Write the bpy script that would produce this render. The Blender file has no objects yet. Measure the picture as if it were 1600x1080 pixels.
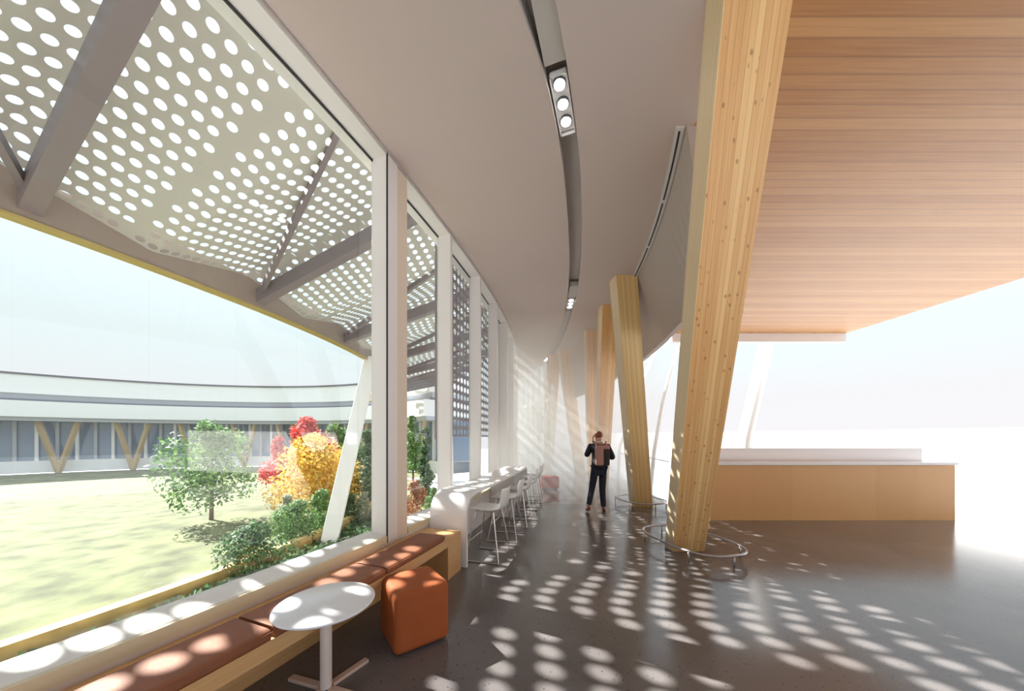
import bpy, bmesh, math, random
from mathutils import Vector, Matrix, noise
random.seed(11)
sc = bpy.context.scene
col = sc.collection
PI = math.pi

# ------------------------------------------------------------------ camera
EYE = 1.6
cam_d = bpy.data.cameras.new('camera'); cam = bpy.data.objects.new('camera', cam_d); col.objects.link(cam)
cam.location = (0, 0, EYE); cam.rotation_euler = (PI/2, 0, 0)
cam_d.sensor_fit = 'HORIZONTAL'; cam_d.sensor_width = 36; cam_d.lens = 500*36/1600
cam_d.shift_x = 0; cam_d.shift_y = (684-540)/1600
cam_d.clip_start = .05; cam_d.clip_end = 600
sc.camera = cam

# ------------------------------------------------------------------ world (pale bright sky)
w = bpy.data.worlds.new('sky'); sc.world = w; w.use_nodes = True
nt = w.node_tree; nt.nodes.clear()
out = nt.nodes.new('ShaderNodeOutputWorld'); bg = nt.nodes.new('ShaderNodeBackground')
tc = nt.nodes.new('ShaderNodeTexCoord'); sp = nt.nodes.new('ShaderNodeSeparateXYZ'); rp = nt.nodes.new('ShaderNodeValToRGB')
nt.links.new(tc.outputs['Generated'], sp.inputs[0]); nt.links.new(sp.outputs['Z'], rp.inputs[0])
e = rp.color_ramp.elements
e[0].position = 0.0; e[0].color = (.64, .625, .64, 1)
e[1].position = 1.0; e[1].color = (1.05, 1.2, 1.4, 1)
n_ = e.new(.10); n_.color = (.63, .63, .645, 1)
n_ = e.new(.22); n_.color = (.61, .685, .705, 1)
n_ = e.new(.5); n_.color = (.80, .92, 1.0, 1)
nt.links.new(rp.outputs[0], bg.inputs[0]); bg.inputs[1].default_value = 1.0
nt.links.new(bg.outputs[0], out.inputs[0])

# ------------------------------------------------------------------ sun, low over the courtyard on the left
SUN_EL = math.radians(41)
trav = Vector((.908*math.cos(SUN_EL), -.418*math.cos(SUN_EL), -math.sin(SUN_EL)))
sd = bpy.data.lights.new('sun', 'SUN'); sd.energy = 13; sd.angle = math.radians(.42); sd.color = (1, .965, .91)
so = bpy.data.objects.new('sun', sd); so.rotation_euler = trav.to_track_quat('-Z', 'Y').to_euler(); so.location = (-20, 15, 25)
col.objects.link(so)
sc.view_settings.view_transform = 'Standard'; sc.view_settings.look = 'None'
sc.view_settings.exposure = 0.58; sc.view_settings.gamma = 1; sc.view_settings.use_curve_mapping = False
sc.cycles.use_denoising = True
sc.cycles.max_bounces = 10; sc.cycles.diffuse_bounces = 6; sc.cycles.transparent_max_bounces = 16
sc.cycles.caustics_reflective = False; sc.cycles.caustics_refractive = False
sc.cycles.sample_clamp_indirect = 8

# ------------------------------------------------------------------ materials
def mat(name, color, rough=.5, metal=0, spec=.5, coat=0, emit=None, es=0, bump=None, vary=None):
    m = bpy.data.materials.new(name); m.use_nodes = True
    t = m.node_tree; b = t.nodes['Principled BSDF']
    b.inputs['Base Color'].default_value = (*color, 1); b.inputs['Roughness'].default_value = rough
    b.inputs['Metallic'].default_value = metal; b.inputs['Specular IOR Level'].default_value = spec
    b.inputs['Coat Weight'].default_value = coat; b.inputs['Coat Roughness'].default_value = .08
    if emit: b.inputs['Emission Color'].default_value = (*emit, 1); b.inputs['Emission Strength'].default_value = es
    if bump or vary:
        c = t.nodes.new('ShaderNodeTexCoord')
    if vary:
        sc_, amt = vary
        n = t.nodes.new('ShaderNodeTexNoise'); n.inputs['Scale'].default_value = sc_; n.inputs['Detail'].default_value = 4
        r = t.nodes.new('ShaderNodeValToRGB'); r.color_ramp.elements[0].position = .3; r.color_ramp.elements[1].position = .7
        r.color_ramp.elements[0].color = (*[v*(1-amt) for v in color], 1); r.color_ramp.elements[1].color = (*[min(1, v*(1+amt)) for v in color], 1)
        t.links.new(c.outputs['Object'], n.inputs['Vector']); t.links.new(n.outputs['Fac'], r.inputs[0]); t.links.new(r.outputs[0], b.inputs['Base Color'])
    if bump:
        sc_, st = bump
        n2 = t.nodes.new('ShaderNodeTexNoise'); n2.inputs['Scale'].default_value = sc_; n2.inputs['Detail'].default_value = 5
        bp = t.nodes.new('ShaderNodeBump'); bp.inputs['Strength'].default_value = st; bp.inputs['Distance'].default_value = .01
        t.links.new(c.outputs['Object'], n2.inputs['Vector']); t.links.new(n2.outputs['Fac'], bp.inputs['Height']); t.links.new(bp.outputs[0], b.inputs['Normal'])
    return m

def wood(name, a, b_, dark, board=.046, rough=.45, knots=True, along_v=True, joint=.5):
    """boards side by side across UV u, grain along UV v (metres)"""
    m = bpy.data.materials.new(name); m.use_nodes = True
    t = m.node_tree; N = t.nodes.new; L = t.links.new; b = t.nodes['Principled BSDF']; b.inputs['Roughness'].default_value = rough
    uv = N('ShaderNodeUVMap'); s = N('ShaderNodeSeparateXYZ'); L(uv.outputs[0], s.inputs[0])
    U, V = (s.outputs[0], s.outputs[1])
    dv = N('ShaderNodeMath'); dv.operation = 'DIVIDE'; L(U, dv.inputs[0]); dv.inputs[1].default_value = board
    fl = N('ShaderNodeMath'); fl.operation = 'FLOOR'; L(dv.outputs[0], fl.inputs[0])
    fr = N('ShaderNodeMath'); fr.operation = 'FRACT'; L(dv.outputs[0], fr.inputs[0])
    wn = N('ShaderNodeTexWhiteNoise'); wn.noise_dimensions = '1D'; L(fl.outputs[0], wn.inputs['W'])
    # grain: noise squeezed across, stretched along, shifted per board
    cb = N('ShaderNodeCombineXYZ'); mu = N('ShaderNodeMath'); mu.operation = 'MULTIPLY'; L(U, mu.inputs[0]); mu.inputs[1].default_value = 55
    mv = N('ShaderNodeMath'); mv.operation = 'MULTIPLY_ADD'; L(V, mv.inputs[0]); mv.inputs[1].default_value = 1.3
    sh = N('ShaderNodeMath'); sh.operation = 'MULTIPLY'; L(wn.outputs['Value'], sh.inputs[0]); sh.inputs[1].default_value = 40; L(sh.outputs[0], mv.inputs[2])
    L(mu.outputs[0], cb.inputs[0]); L(mv.outputs[0], cb.inputs[1])
    gn = N('ShaderNodeTexNoise'); gn.inputs['Scale'].default_value = 1.0; gn.inputs['Detail'].default_value = 3; L(cb.outputs[0], gn.inputs['Vector'])
    ad = N('ShaderNodeMath'); ad.operation = 'MULTIPLY_ADD'; L(gn.outputs['Fac'], ad.inputs[0]); ad.inputs[1].default_value = .75
    hb = N('ShaderNodeMath'); hb.operation = 'MULTIPLY'; L(wn.outputs['Value'], hb.inputs[0]); hb.inputs[1].default_value = .55; L(hb.outputs[0], ad.inputs[2])
    rp = N('ShaderNodeValToRGB'); rp.color_ramp.elements[0].position = .28; rp.color_ramp.elements[0].color = (*a, 1)
    rp.color_ramp.elements[1].position = .85; rp.color_ramp.elements[1].color = (*b_, 1); L(ad.outputs[0], rp.inputs[0])
    # dark joint between boards
    ab = N('ShaderNodeMath'); ab.operation = 'SUBTRACT'; L(fr.outputs[0], ab.inputs[0]); ab.inputs[1].default_value = .5
    ab2 = N('ShaderNodeMath'); ab2.operation = 'ABSOLUTE'; L(ab.outputs[0], ab2.inputs[0])
    jt = N('ShaderNodeMapRange'); L(ab2.outputs[0], jt.inputs[0]); jt.inputs[1].default_value = .40; jt.inputs[2].default_value = .5; jt.inputs[3].default_value = 0; jt.inputs[4].default_value = joint
    mx = N('ShaderNodeMix'); mx.data_type = 'RGBA'; L(jt.outputs[0], mx.inputs[0]); L(rp.outputs[0], mx.inputs[6]); mx.inputs[7].default_value = (*dark, 1)
    last = mx.outputs[2]
    if knots:
        cb2 = N('ShaderNodeCombineXYZ'); m1 = N('ShaderNodeMath'); m1.operation = 'MULTIPLY'; L(U, m1.inputs[0]); m1.inputs[1].default_value = 13
        m2 = N('ShaderNodeMath'); m2.operation = 'MULTIPLY'; L(V, m2.inputs[0]); m2.inputs[1].default_value = 9
        L(m1.outputs[0], cb2.inputs[0]); L(m2.outputs[0], cb2.inputs[1])
        vo = N('ShaderNodeTexVoronoi'); vo.inputs['Scale'].default_value = 1; L(cb2.outputs[0], vo.inputs['Vector'])
        k = N('ShaderNodeMapRange'); L(vo.outputs['Distance'], k.inputs[0]); k.inputs[1].default_value = .09; k.inputs[2].default_value = .19; k.inputs[3].default_value = .65; k.inputs[4].default_value = 0
        mx2 = N('ShaderNodeMix'); mx2.data_type = 'RGBA'; L(k.outputs[0], mx2.inputs[0]); L(last, mx2.inputs[6]); mx2.inputs[7].default_value = (dark[0]*.7, dark[1]*.6, dark[2]*.5, 1)
        last = mx2.outputs[2]
    L(last, b.inputs['Base Color'])
    return m

def glass_mat(name, tint=(.97, .99, .98), refl=.06):
    m = bpy.data.materials.new(name); m.use_nodes = True; t = m.node_tree; t.nodes.clear()
    o = t.nodes.new('ShaderNodeOutputMaterial'); mx = t.nodes.new('ShaderNodeMixShader'); tr = t.nodes.new('ShaderNodeBsdfTransparent'); g = t.nodes.new('ShaderNodeBsdfGlossy')
    tr.inputs[0].default_value = (*tint, 1); g.inputs['Roughness'].default_value = .02
    mx.inputs[0].default_value = refl
    t.links.new(tr.outputs[0], mx.inputs[1]); t.links.new(g.outputs[0], mx.inputs[2]); t.links.new(mx.outputs[0], o.inputs[0])
    return m

def floor_mat():
    m = bpy.data.materials.new('polished_concrete'); m.use_nodes = True; t = m.node_tree; N = t.nodes.new; L = t.links.new; b = t.nodes['Principled BSDF']
    c = N('ShaderNodeTexCoord')
    n1 = N('ShaderNodeTexNoise'); n1.inputs['Scale'].default_value = 1.1; n1.inputs['Detail'].default_value = 6; L(c.outputs['Object'], n1.inputs['Vector'])
    r1 = N('ShaderNodeValToRGB'); r1.color_ramp.elements[0].position = .3; r1.color_ramp.elements[0].color = (.122, .108, .108, 1); r1.color_ramp.elements[1].position = .72; r1.color_ramp.elements[1].color = (.182, .164, .164, 1); L(n1.outputs['Fac'], r1.inputs[0])
    v = N('ShaderNodeTexVoronoi'); v.inputs['Scale'].default_value = 34; L(c.outputs['Object'], v.inputs['Vector'])
    sx = N('ShaderNodeSeparateColor'); L(v.outputs['Color'], sx.inputs[0])
    th = N('ShaderNodeMath'); th.operation = 'GREATER_THAN'; L(sx.outputs[0], th.inputs[0]); th.inputs[1].default_value = .78
    k = N('ShaderNodeMapRange'); L(v.outputs['Distance'], k.inputs[0]); k.inputs[1].default_value = .12; k.inputs[2].default_value = .3; k.inputs[3].default_value = .8; k.inputs[4].default_value = 0
    mm = N('ShaderNodeMath'); mm.operation = 'MULTIPLY'; L(th.outputs[0], mm.inputs[0]); L(k.outputs[0], mm.inputs[1])
    mx = N('ShaderNodeMix'); mx.data_type = 'RGBA'; L(mm.outputs[0], mx.inputs[0]); L(r1.outputs[0], mx.inputs[6]); mx.inputs[7].default_value = (.035, .03, .03, 1)
    n2 = N('ShaderNodeTexNoise'); n2.inputs['Scale'].default_value = 160; n2.inputs['Detail'].default_value = 2; L(c.outputs['Object'], n2.inputs['Vector'])
    r2 = N('ShaderNodeMapRange'); L(n2.outputs['Fac'], r2.inputs[0]); r2.inputs[1].default_value = .3; r2.inputs[2].default_value = .7; r2.inputs[3].default_value = .82; r2.inputs[4].default_value = 1.18
    mu = N('ShaderNodeMix'); mu.data_type = 'RGBA'; mu.blend_type = 'MULTIPLY'; mu.inputs[0].default_value = 1; L(mx.outputs[2], mu.inputs[6]); L(r2.outputs[0], mu.inputs[7])
    L(mu.outputs[2], b.inputs['Base Color']); b.inputs['Roughness'].default_value = .17; b.inputs['Specular IOR Level'].default_value = .5
    return m

M = dict(
    floor=floor_mat(),
    ceiling=mat('ceiling_plaster', (.58, .485, .445), .75),
    fascia=mat('fascia_plaster', (.50, .43, .405), .7),
    slot=mat('slot_lining', (.50, .46, .43), .5),
    white=mat('white_frame', (.80, .765, .74), .4),
    beige=mat('beige_post', (.74, .62, .50), .45),
    knee=mat('sill_wall_plaster', (.72, .66, .62), .6),
    gasket=mat('black_gasket', (.02, .02, .02), .5),
    sillwood=mat('cream_sill_frame', (.70, .62, .44), .5),
    glass=glass_mat('window_glass', (.965, .985, .98), .05),
    glass2=glass_mat('balustrade_glass', (.93, .95, .95), .07),
    glulam=wood('glulam', (.72, .37, .135), (.92, .62, .28), (.44, .18, .06), .046),
    glulam_lit=wood('glulam_yellow_lit', (.64, .43, .17), (.80, .59, .28), (.50, .32, .12), .035, knots=False, joint=.22),  # same glulam, with the yellow light on it mixed into the colour
    glulam_side_sunlit=wood('glulam_edge_sunlit', (.62, .46, .27), (.76, .60, .40), (.5, .35, .2), .5, knots=False),  # plain edge board, its cream tone is sunlight put into the colour
    bench=wood('bench_oak', (.56, .31, .13), (.70, .43, .20), (.45, .24, .1), .3, knots=False, joint=.1),
    soffit=wood('soffit_boards', (.50, .22, .07), (.68, .36, .14), (.25, .1, .03), .12, knots=False),
    deskwood=wood('desk_veneer', (.70, .38, .14), (.74, .41, .16), (.6, .32, .12), .8, knots=False, joint=0),
    leather=mat('cushion_leather', (.26, .088, .038), .62, bump=(60, .15), vary=(5, .12)),
    orange=mat('pouf_felt', (.38, .088, .017), .75, bump=(220, .35), vary=(3, .08)),
    red=mat('red_leather', (.45, .03, .022), .3),
    table=mat('table_lacquer', (.80, .81, .86), .25),
    tableleg=mat('table_leg', (.72, .62, .58), .4),
    tablefoot=mat('table_foot', (.62, .46, .38), .5),
    solid=mat('white_solid_surface', (.84, .82, .83), .3, coat=.2),
    shell=mat('stool_shell', (.82, .81, .82), .28, coat=.3),
    chrome=mat('stool_rod', (.62, .56, .54), .22, metal=.9),
    rail=mat('rail_steel', (.42, .38, .38), .3, metal=.85),
    lampw=mat('lamp_housing', (.70, .68, .68), .35),
    lampd=mat('lamp_trim', (.05, .05, .05), .4),
    lampe=mat('lamp_lens', (1, 1, 1), .3, emit=(1, .98, .95), es=18),
    canopy=mat('canopy_sheet', (.47, .455, .41), .55),
    canopy_rib=mat('canopy_rib_paint', (.20, .165, .175), .5),
    canopy_edge=mat('canopy_edge_cladding', (.27, .215, .18), .55),
    gold=mat('gold_trim', (.40, .30, .09), .5),
    strut=mat('white_strut', (.86, .85, .82), .5),
    screen=mat('perforated_sheet', (.34, .31, .36), .5),
    bwhite=mat('far_white_cladding', (.95, .94, .95), .6),
    bgrey=mat('far_grey_band', (.50, .52, .58), .6),
    bdark=mat('far_dark_line', (.16, .15, .18), .6),
    bglass=mat('far_window_glass', (.18, .25, .36), .1, spec=.8),
    bwood=mat('far_timber', (.55, .40, .22), .6),
    grass=mat('courtyard_grass', (.12, .13, .055), .9, vary=(1.2, .5)),
    paving=mat('pale_paving', (.40, .395, .40), .8),
    bark=mat('bark', (.14, .09, .06), .9),
    trim_t=mat('garden_timber', (.58, .40, .16), .7, vary=(3, .2)),
    skin=mat('skin', (.50, .27, .19), .55),
    hair=mat('hair', (.22, .07, .03), .6),
    jacket=mat('black_jacket', (.012, .011, .016), .85),
    jeans=mat('dark_jeans', (.014, .015, .032), .8),
    shoe=mat('brown_shoe', (.16, .07, .05), .5),
    shirt=mat('white_collar', (.75, .73, .72), .7),
    bag=mat('dusty_pink_backpack', (.42, .22, .19), .7),
    bagd=mat('backpack_black_panel', (.02, .012, .012), .7),
    phone=mat('phone_body', (.02, .02, .02), .3),
)

# ------------------------------------------------------------------ geometry helpers
class MB:
    def __init__(s): s.v = []; s.f = []; s.uv = []; s.mi = []
    def quad(s, a, b, c, d, uv=None, mi=0):
        i = len(s.v); s.v += [tuple(a), tuple(b), tuple(c), tuple(d)]; s.f.append((i, i+1, i+2, i+3)); s.uv.append(uv or [(0, 0), (1, 0), (1, 1), (0, 1)]); s.mi.append(mi)
    def hexa(s, P, uvs=False):
        """P: 4 bottom + 4 top corners, both counter-clockwise seen from above"""
        P = [Vector(p) for p in P]
        i = len(s.v); s.v += [tuple(p) for p in P]
        for f in ((3, 2, 1, 0), (4, 5, 6, 7), (0, 1, 5, 4), (1, 2, 6, 5), (2, 3, 7, 6), (3, 0, 4, 7)):
            s.f.append(tuple(i+k for k in f))
            q = [P[k] for k in f]; ex = (q[1]-q[0]).length; ey = (q[3]-q[0]).length
            s.uv.append([(0, 0), (ex, 0), (ex, ey), (0, ey)]); s.mi.append(0)
    def box(s, c, d, rz=0):
        cx, cy, cz = c; x, y, z = d[0]/2, d[1]/2, d[2]/2; ca, sa = math.cos(rz), math.sin(rz)
        R = lambda a, b: (cx+a*ca-b*sa, cy+a*sa+b*ca)
        q = [R(-x, -y), R(x, -y), R(x, y), R(-x, y)]
        s.hexa([(*p, cz-z) for p in q]+[(*p, cz+z) for p in q])
    def tube(s, pts, r, n=10, closed=False, caps=True):
        pts = [Vector(p) for p in pts]; rs = r if isinstance(r, (list, tuple)) else [r]*len(pts); base = len(s.v); m = len(pts); prev = None
        for i, p in enumerate(pts):
            if closed: t = pts[(i+1) % m]-pts[i-1]
            else: t = pts[min(i+1, m-1)]-pts[max(i-1, 0)]
            t.normalize()
            if prev is None: a = t.orthogonal().normalized()
            else: a = (prev-t*prev.dot(t)); a = a.normalized() if a.length > 1e-6 else t.orthogonal().normalized()
            prev = a; b = t.cross(a)
            for k in range(n):
                an = 2*PI*k/n; s.v.append(tuple(p+(a*math.cos(an)+b*math.sin(an))*rs[i]))
        for i in range(m if closed else m-1):
            j = (i+1) % m
            for k in range(n):
                k2 = (k+1) % n; s.f.append((base+i*n+k, base+i*n+k2, base+j*n+k2, base+j*n+k)); s.uv.append([(0, 0)]*4); s.mi.append(0)
        if caps and not closed:
            s.f.append(tuple(base+k for k in reversed(range(n)))); s.uv.append([(0, 0)]*n); s.mi.append(0)
            s.f.append(tuple(base+(m-1)*n+k for k in range(n))); s.uv.append([(0, 0)]*n); s.mi.append(0)
    def lathe(s, prof, c=(0, 0, 0), n=48):
        base = len(s.v)
        for r, z in prof:
            for k in range(n):
                a = 2*PI*k/n; s.v.append((c[0]+r*math.cos(a), c[1]+r*math.sin(a), c[2]+z))
        for i in range(len(prof)-1):
            for k in range(n):
                k2 = (k+1) % n; s.f.append((base+i*n+k, base+i*n+k2, base+(i+1)*n+k2, base+(i+1)*n+k)); s.uv.append([(0, 0)]*4); s.mi.append(0)
        s.f.append(tuple(base+k for k in reversed(range(n)))); s.uv.append([(0, 0)]*n); s.mi.append(0)
        s.f.append(tuple(base+(len(prof)-1)*n+k for k in range(n))); s.uv.append([(0, 0)]*n); s.mi.append(0)
    def grid(s, rows, closed_u=False):
        """rows: list of equal-length point lists"""
        base = len(s.v); m = len(rows[0])
        for r in rows: s.v += [tuple(p) for p in r]
        for i in range(len(rows)-1):
            for k in range(m if closed_u else m-1):
                k2 = (k+1) % m; s.f.append((base+i*m+k, base+i*m+k2, base+(i+1)*m+k2, base+(i+1)*m+k)); s.uv.append([(i, k), (i, k+1), (i+1, k+1), (i+1, k)]); s.mi.append(0)
    def build(s, name, m, parent=None, smooth=False, bevel=0, loc=None, subs=0, weld=False):
        me = bpy.data.meshes.new(name); me.from_pydata(s.v, [], s.f)
        ul = me.uv_layers.new(name='UVMap'); i = 0
        for f in s.uv:
            for c in f: ul.data[i].uv = c; i += 1
        ms = m if isinstance(m, (list, tuple)) else [m]
        for x in ms: me.materials.append(x)
        if len(ms) > 1:
            for p, k in zip(me.polygons, s.mi): p.material_index = k
        if weld:
            b = bmesh.new(); b.from_mesh(me); bmesh.ops.remove_doubles(b, verts=b.verts, dist=1e-5); b.to_mesh(me); b.free()
        if smooth:
            for p in me.polygons: p.use_smooth = True
        o = bpy.data.objects.new(name, me); col.objects.link(o)
        if parent: o.parent = parent
        if loc: o.location = loc
        if bevel:
            b = o.modifiers.new('bevel', 'BEVEL'); b.width = bevel; b.segments = 3; b.limit_method = 'ANGLE'; b.angle_limit = math.radians(40)
            for p in me.polygons: p.use_smooth = True
            wn = o.modifiers.new('wn', 'WEIGHTED_NORMAL'); wn.keep_sharp = True
        if subs:
            sb = o.modifiers.new('sub', 'SUBSURF'); sb.levels = subs; sb.render_levels = subs
        return o

def empty(name, loc=(0, 0, 0), rz=0):
    o = bpy.data.objects.new(name, None); col.objects.link(o); o.location = loc; o.rotation_euler = (0, 0, rz); o.empty_display_size = .1; return o
def tag(o, label, cat, group=None, kind=None):
    o['label'] = label; o['category'] = cat
    if group: o['group'] = group
    if kind: o['kind'] = kind
    return o
def struct(o, label=None):
    o['kind'] = 'structure'
    if label: o['label'] = label
    return o
def kids(o): return [c for c in bpy.data.objects if c.parent == o]
def copy_tree(o, parent=None):
    c = o.copy(); col.objects.link(c); c.parent = parent
    for k in kids(o): copy_tree(k, c)
    return c

# ---- the ring: courtyard centre, wall circle
CX, CY, R0 = -29.9, 12.85, 30.135
CEIL = 4.6
def phi(d): return math.asin(max(-1, min(1, (d-CY)/R0)))
def W(d, inn=0, z=0):
    """point at wall station d (its depth on the wall line), inn metres into the room"""
    a = phi(d); r = R0+inn; return Vector((CX+r*math.cos(a), CY+r*math.sin(a), z))
def PC(a, r, z): return Vector((CX+r*math.cos(a), CY+r*math.sin(a), z))
def wall_seg(mb, d0, d1, i0, i1, z0, z1, n=None):
    """curved solid following the wall: stations d0..d1, offsets i0..i1, heights z0..z1"""
    n = n or max(1, int(abs(d1-d0)/.4)); ds = [d0+(d1-d0)*k/n for k in range(n+1)]
    for a, b in zip(ds, ds[1:]):
        mb.hexa([W(a, i0, z0), W(a, i1, z0), W(b, i1, z0), W(b, i0, z0), W(a, i0, z1), W(a, i1, z1), W(b, i1, z1), W(b, i0, z1)])
def skin_grid(mb, prof, d0, d1, n=None):
    """swept closed profile of (inn, z) along the wall, one clean skin with end caps"""
    n = n or max(1, int(abs(d1-d0)/.25)); ds = [d0+(d1-d0)*k/n for k in range(n+1)]
    base = len(mb.v); m = len(prof)
    for d in ds: mb.v += [tuple(W(d, i, z)) for i, z in prof]
    for i in range(n):
        for k in range(m):
            k2 = (k+1) % m; mb.f.append((base+i*m+k, base+(i+1)*m+k, base+(i+1)*m+k2, base+i*m+k2)); dl = abs(d1-d0)/n
            pl = math.dist(prof[k], prof[k2]); mb.uv.append([(0, i*dl), (0, (i+1)*dl), (pl, (i+1)*dl), (pl, i*dl)]); mb.mi.append(0)
    mb.f.append(tuple(base+k for k in range(m))); mb.uv.append([(p[0], p[1]) for p in prof]); mb.mi.append(0)
    mb.f.append(tuple(base+n*m+k for k in reversed(range(m)))); mb.uv.append([(p[0], p[1]) for p in reversed(prof)]); mb.mi.append(0)

# fascia circle (room side boundary of the white ceiling)
FX, FY, FR = -11.72, 7.65, 14.16
def FA(d, off=0): return FX+math.sqrt(max(0, (FR+off)**2-(d-FY)**2))
def farwall(d): # far glazed wall line
    t = (d-12.3)/4.2; return 1.55-1.15*t
def right_edge(d): return 1.745 if d < 3.1 else FA(d) if d < 12.3 else farwall(d)
def lerp_tab(T, x):
    if x <= T[0][0]: a, b = T[0], T[1]
    elif x >= T[-1][0]: a, b = T[-2], T[-1]
    else:
        for a, b in zip(T, T[1:]):
            if a[0] <= x <= b[0]: break
    return a[1]+(b[1]-a[1])*(x-a[0])/(b[0]-a[0])
def hwf(d): return .135-.04*min(1, max(0, (d-2.1)/.6))-.012*(d > 7.6)
SLOT = [(0.8, -.62), (1.4, -.27), (1.8, -.03), (2.19, .17), (2.53, .325), (2.9, .465), (3.54, .665), (4.49, .885), (5.3, 1.05), (6.15, 1.19), (6.76, 1.275), (7.4, 1.335), (8.8, 1.42), (10.4, 1.46), (12.1, 1.36), (12.9, 1.27)]
def slotx(d):
    return (lerp_tab(SLOT, d-.18)+lerp_tab(SLOT, d)+lerp_tab(SLOT, d+.18))/3

# ================================================================== SETTING
# floor
ed = [(3.75, 7.6), (3.95, 9.0), (4.07, 10.8), (3.95, 12.4), (3.5, 14.0), (2.8, 15.1), (1.8, 15.75), (.8, 16.3), (.2, 16.8)]
mb = MB(); pts = [W(d, -.05, 0) for d in [-3+.5*k for k in range(40)]]
pts = [Vector((-8.5, -3, 0))]*0 + pts + [Vector((x, y, 0)) for x, y in reversed(ed)] + [Vector((3.75, 6.95, 0)), Vector((9.6, 6.95, 0)), Vector((9.6, -3, 0))]
n = len(pts); top = [tuple(p) for p in pts]; bot = [(p.x, p.y, -.3) for p in pts]
mb.v = top+bot; mb.f = [tuple(reversed(range(n)))] + [tuple(range(n, 2*n))] + [(k, (k+1) % n, n+(k+1) % n, n+k) for k in range(n)]
mb.uv = [[(0, 0)]*len(f) for f in mb.f]; mb.mi = [0]*len(mb.f)
o = mb.build('floor', M['floor']); struct(o)
bm = bmesh.new(); bm.from_mesh(o.data); bmesh.ops.triangulate(bm, faces=[f for f in bm.faces if len(f.verts) > 4]); bmesh.ops.recalc_face_normals(bm, faces=bm.faces); bm.to_mesh(o.data); bm.free()

# ceiling with recessed light slot
mb = MB(); ds = [-3+.25*k for k in range(int(19.6/.25)+1)]
for a, b in zip(ds, ds[1:]):
    wa, wb = W(a).x if abs(W(a).y-a) < .01 else 0, W(b).x
    xa0, xb0, xa1, xb1 = W(a).x, W(b).x, right_edge(a), right_edge(b)
    if a >= .9 and b <= 12.8:
        for (p, q, r, s_) in ((xa0, slotx(a)-hwf(a), slotx(b)-hwf(b), xb0), (slotx(a)+hwf(a), xa1, xb1, slotx(b)+hwf(b))):
            mb.quad((p, a, CEIL), (s_, b, CEIL), (r, b, CEIL), (q, a, CEIL))
    else:
        mb.quad((xa0, a, CEIL), (xb0, b, CEIL), (xb1, b, CEIL), (xa1, a, CEIL))
    mb.quad((xa0, a, CEIL+.45), (xa1, a, CEIL+.45), (xb1, b, CEIL+.45), (xb0, b, CEIL+.45))
struct(mb.build('ceiling', M['ceiling'], smooth=True))
mb = MB(); sds = [.9+.17*k for k in range(71)]
for a, b in zip(sds, sds[1:]):
    dz = .16 if a < 7.6 else .07
    L0, L1, Q0, Q1 = slotx(a)-hwf(a), slotx(b)-hwf(b), slotx(a)+hwf(a), slotx(b)+hwf(b)
    mb.quad((L0, a, CEIL), (L0, a, CEIL+dz), (L1, b, CEIL+dz), (L1, b, CEIL)); mb.quad((Q0, a, CEIL), (Q1, b, CEIL), (Q1, b, CEIL+dz), (Q0, a, CEIL+dz))
    mb.quad((L0, a, CEIL+dz), (Q0, a, CEIL+dz), (Q1, b, CEIL+dz), (L1, b, CEIL+dz))
struct(mb.build('trim_1', M['slot'], smooth=True), 'recessed curved light slot running along the ceiling')

# fascia hanging at the right edge of the ceiling
mb = MB(); fd = [3.08+.24*k for k in range(39)]
def f_off(d): return .16+.40*min(1, max(0, (d-3.08)/1.6))   # lower edge leans outward
def f_z(d): return 3.52-.065*max(0, d-5.6)
for a, b in zip(fd, fd[1:]):
    lo = [(FA(a, f_off(a)), a, f_z(a)), (FA(a, f_off(a)+.09), a, f_z(a)), (FA(b, f_off(b)+.09), b, f_z(b)), (FA(b, f_off(b)), b, f_z(b))]
    hi = [(FA(a), a, CEIL+.45), (FA(a, .09), a, CEIL+.45), (FA(b, .09), b, CEIL+.45), (FA(b), b, CEIL+.45)]
    mid = [(FA(a), a, CEIL), (FA(a, .09), a, CEIL), (FA(b, .09), b, CEIL), (FA(b), b, CEIL)]
    mb.hexa(lo+mid); mb.hexa(mid+hi)
struct(mb.build('wall_right', M['fascia'], weld=True))
# linear air diffuser where ceiling meets fascia
root = empty('linear_diffuser', (FA(3.2), 3.2, CEIL)); tag(root, 'slim black slot air diffuser with white frame along the right ceiling edge', 'air vent')
fm = MB()
for k in range(26):
    a = 3.08+.15*k; b = a+.15
    fm.hexa([(FA(a, -.10)-root.location.x, a-3.2, -.012), (FA(a, -.02)-root.location.x, a-3.2, -.012), (FA(b, -.02)-root.location.x, b-3.2, -.012), (FA(b, -.10)-root.location.x, b-3.2, -.012),
             (FA(a, -.10)-root.location.x, a-3.2, 0), (FA(a, -.02)-root.location.x, a-3.2, 0), (FA(b, -.02)-root.location.x, b-3.2, 0), (FA(b, -.10)-root.location.x, b-3.2, 0)])
fm.build('vent_frame', M['lampw'], root, weld=True)
for g in range(4):
    sm = MB()
    for k in range(6):
        a = 3.12+g*.96+k*.15; b = a+.15; rx = root.location.x
        sm.hexa([(FA(a, -.07)-rx, a-3.2, -.016), (FA(a, -.05)-rx, a-3.2, -.016), (FA(b, -.05)-rx, b-3.2, -.016), (FA(b, -.07)-rx, b-3.2, -.016),
                 (FA(a, -.07)-rx, a-3.2, -.011), (FA(a, -.05)-rx, a-3.2, -.011), (FA(b, -.05)-rx, b-3.2, -.011), (FA(b, -.07)-rx, b-3.2, -.011)])
    sm.build('slot', M['gasket'], root)

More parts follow.
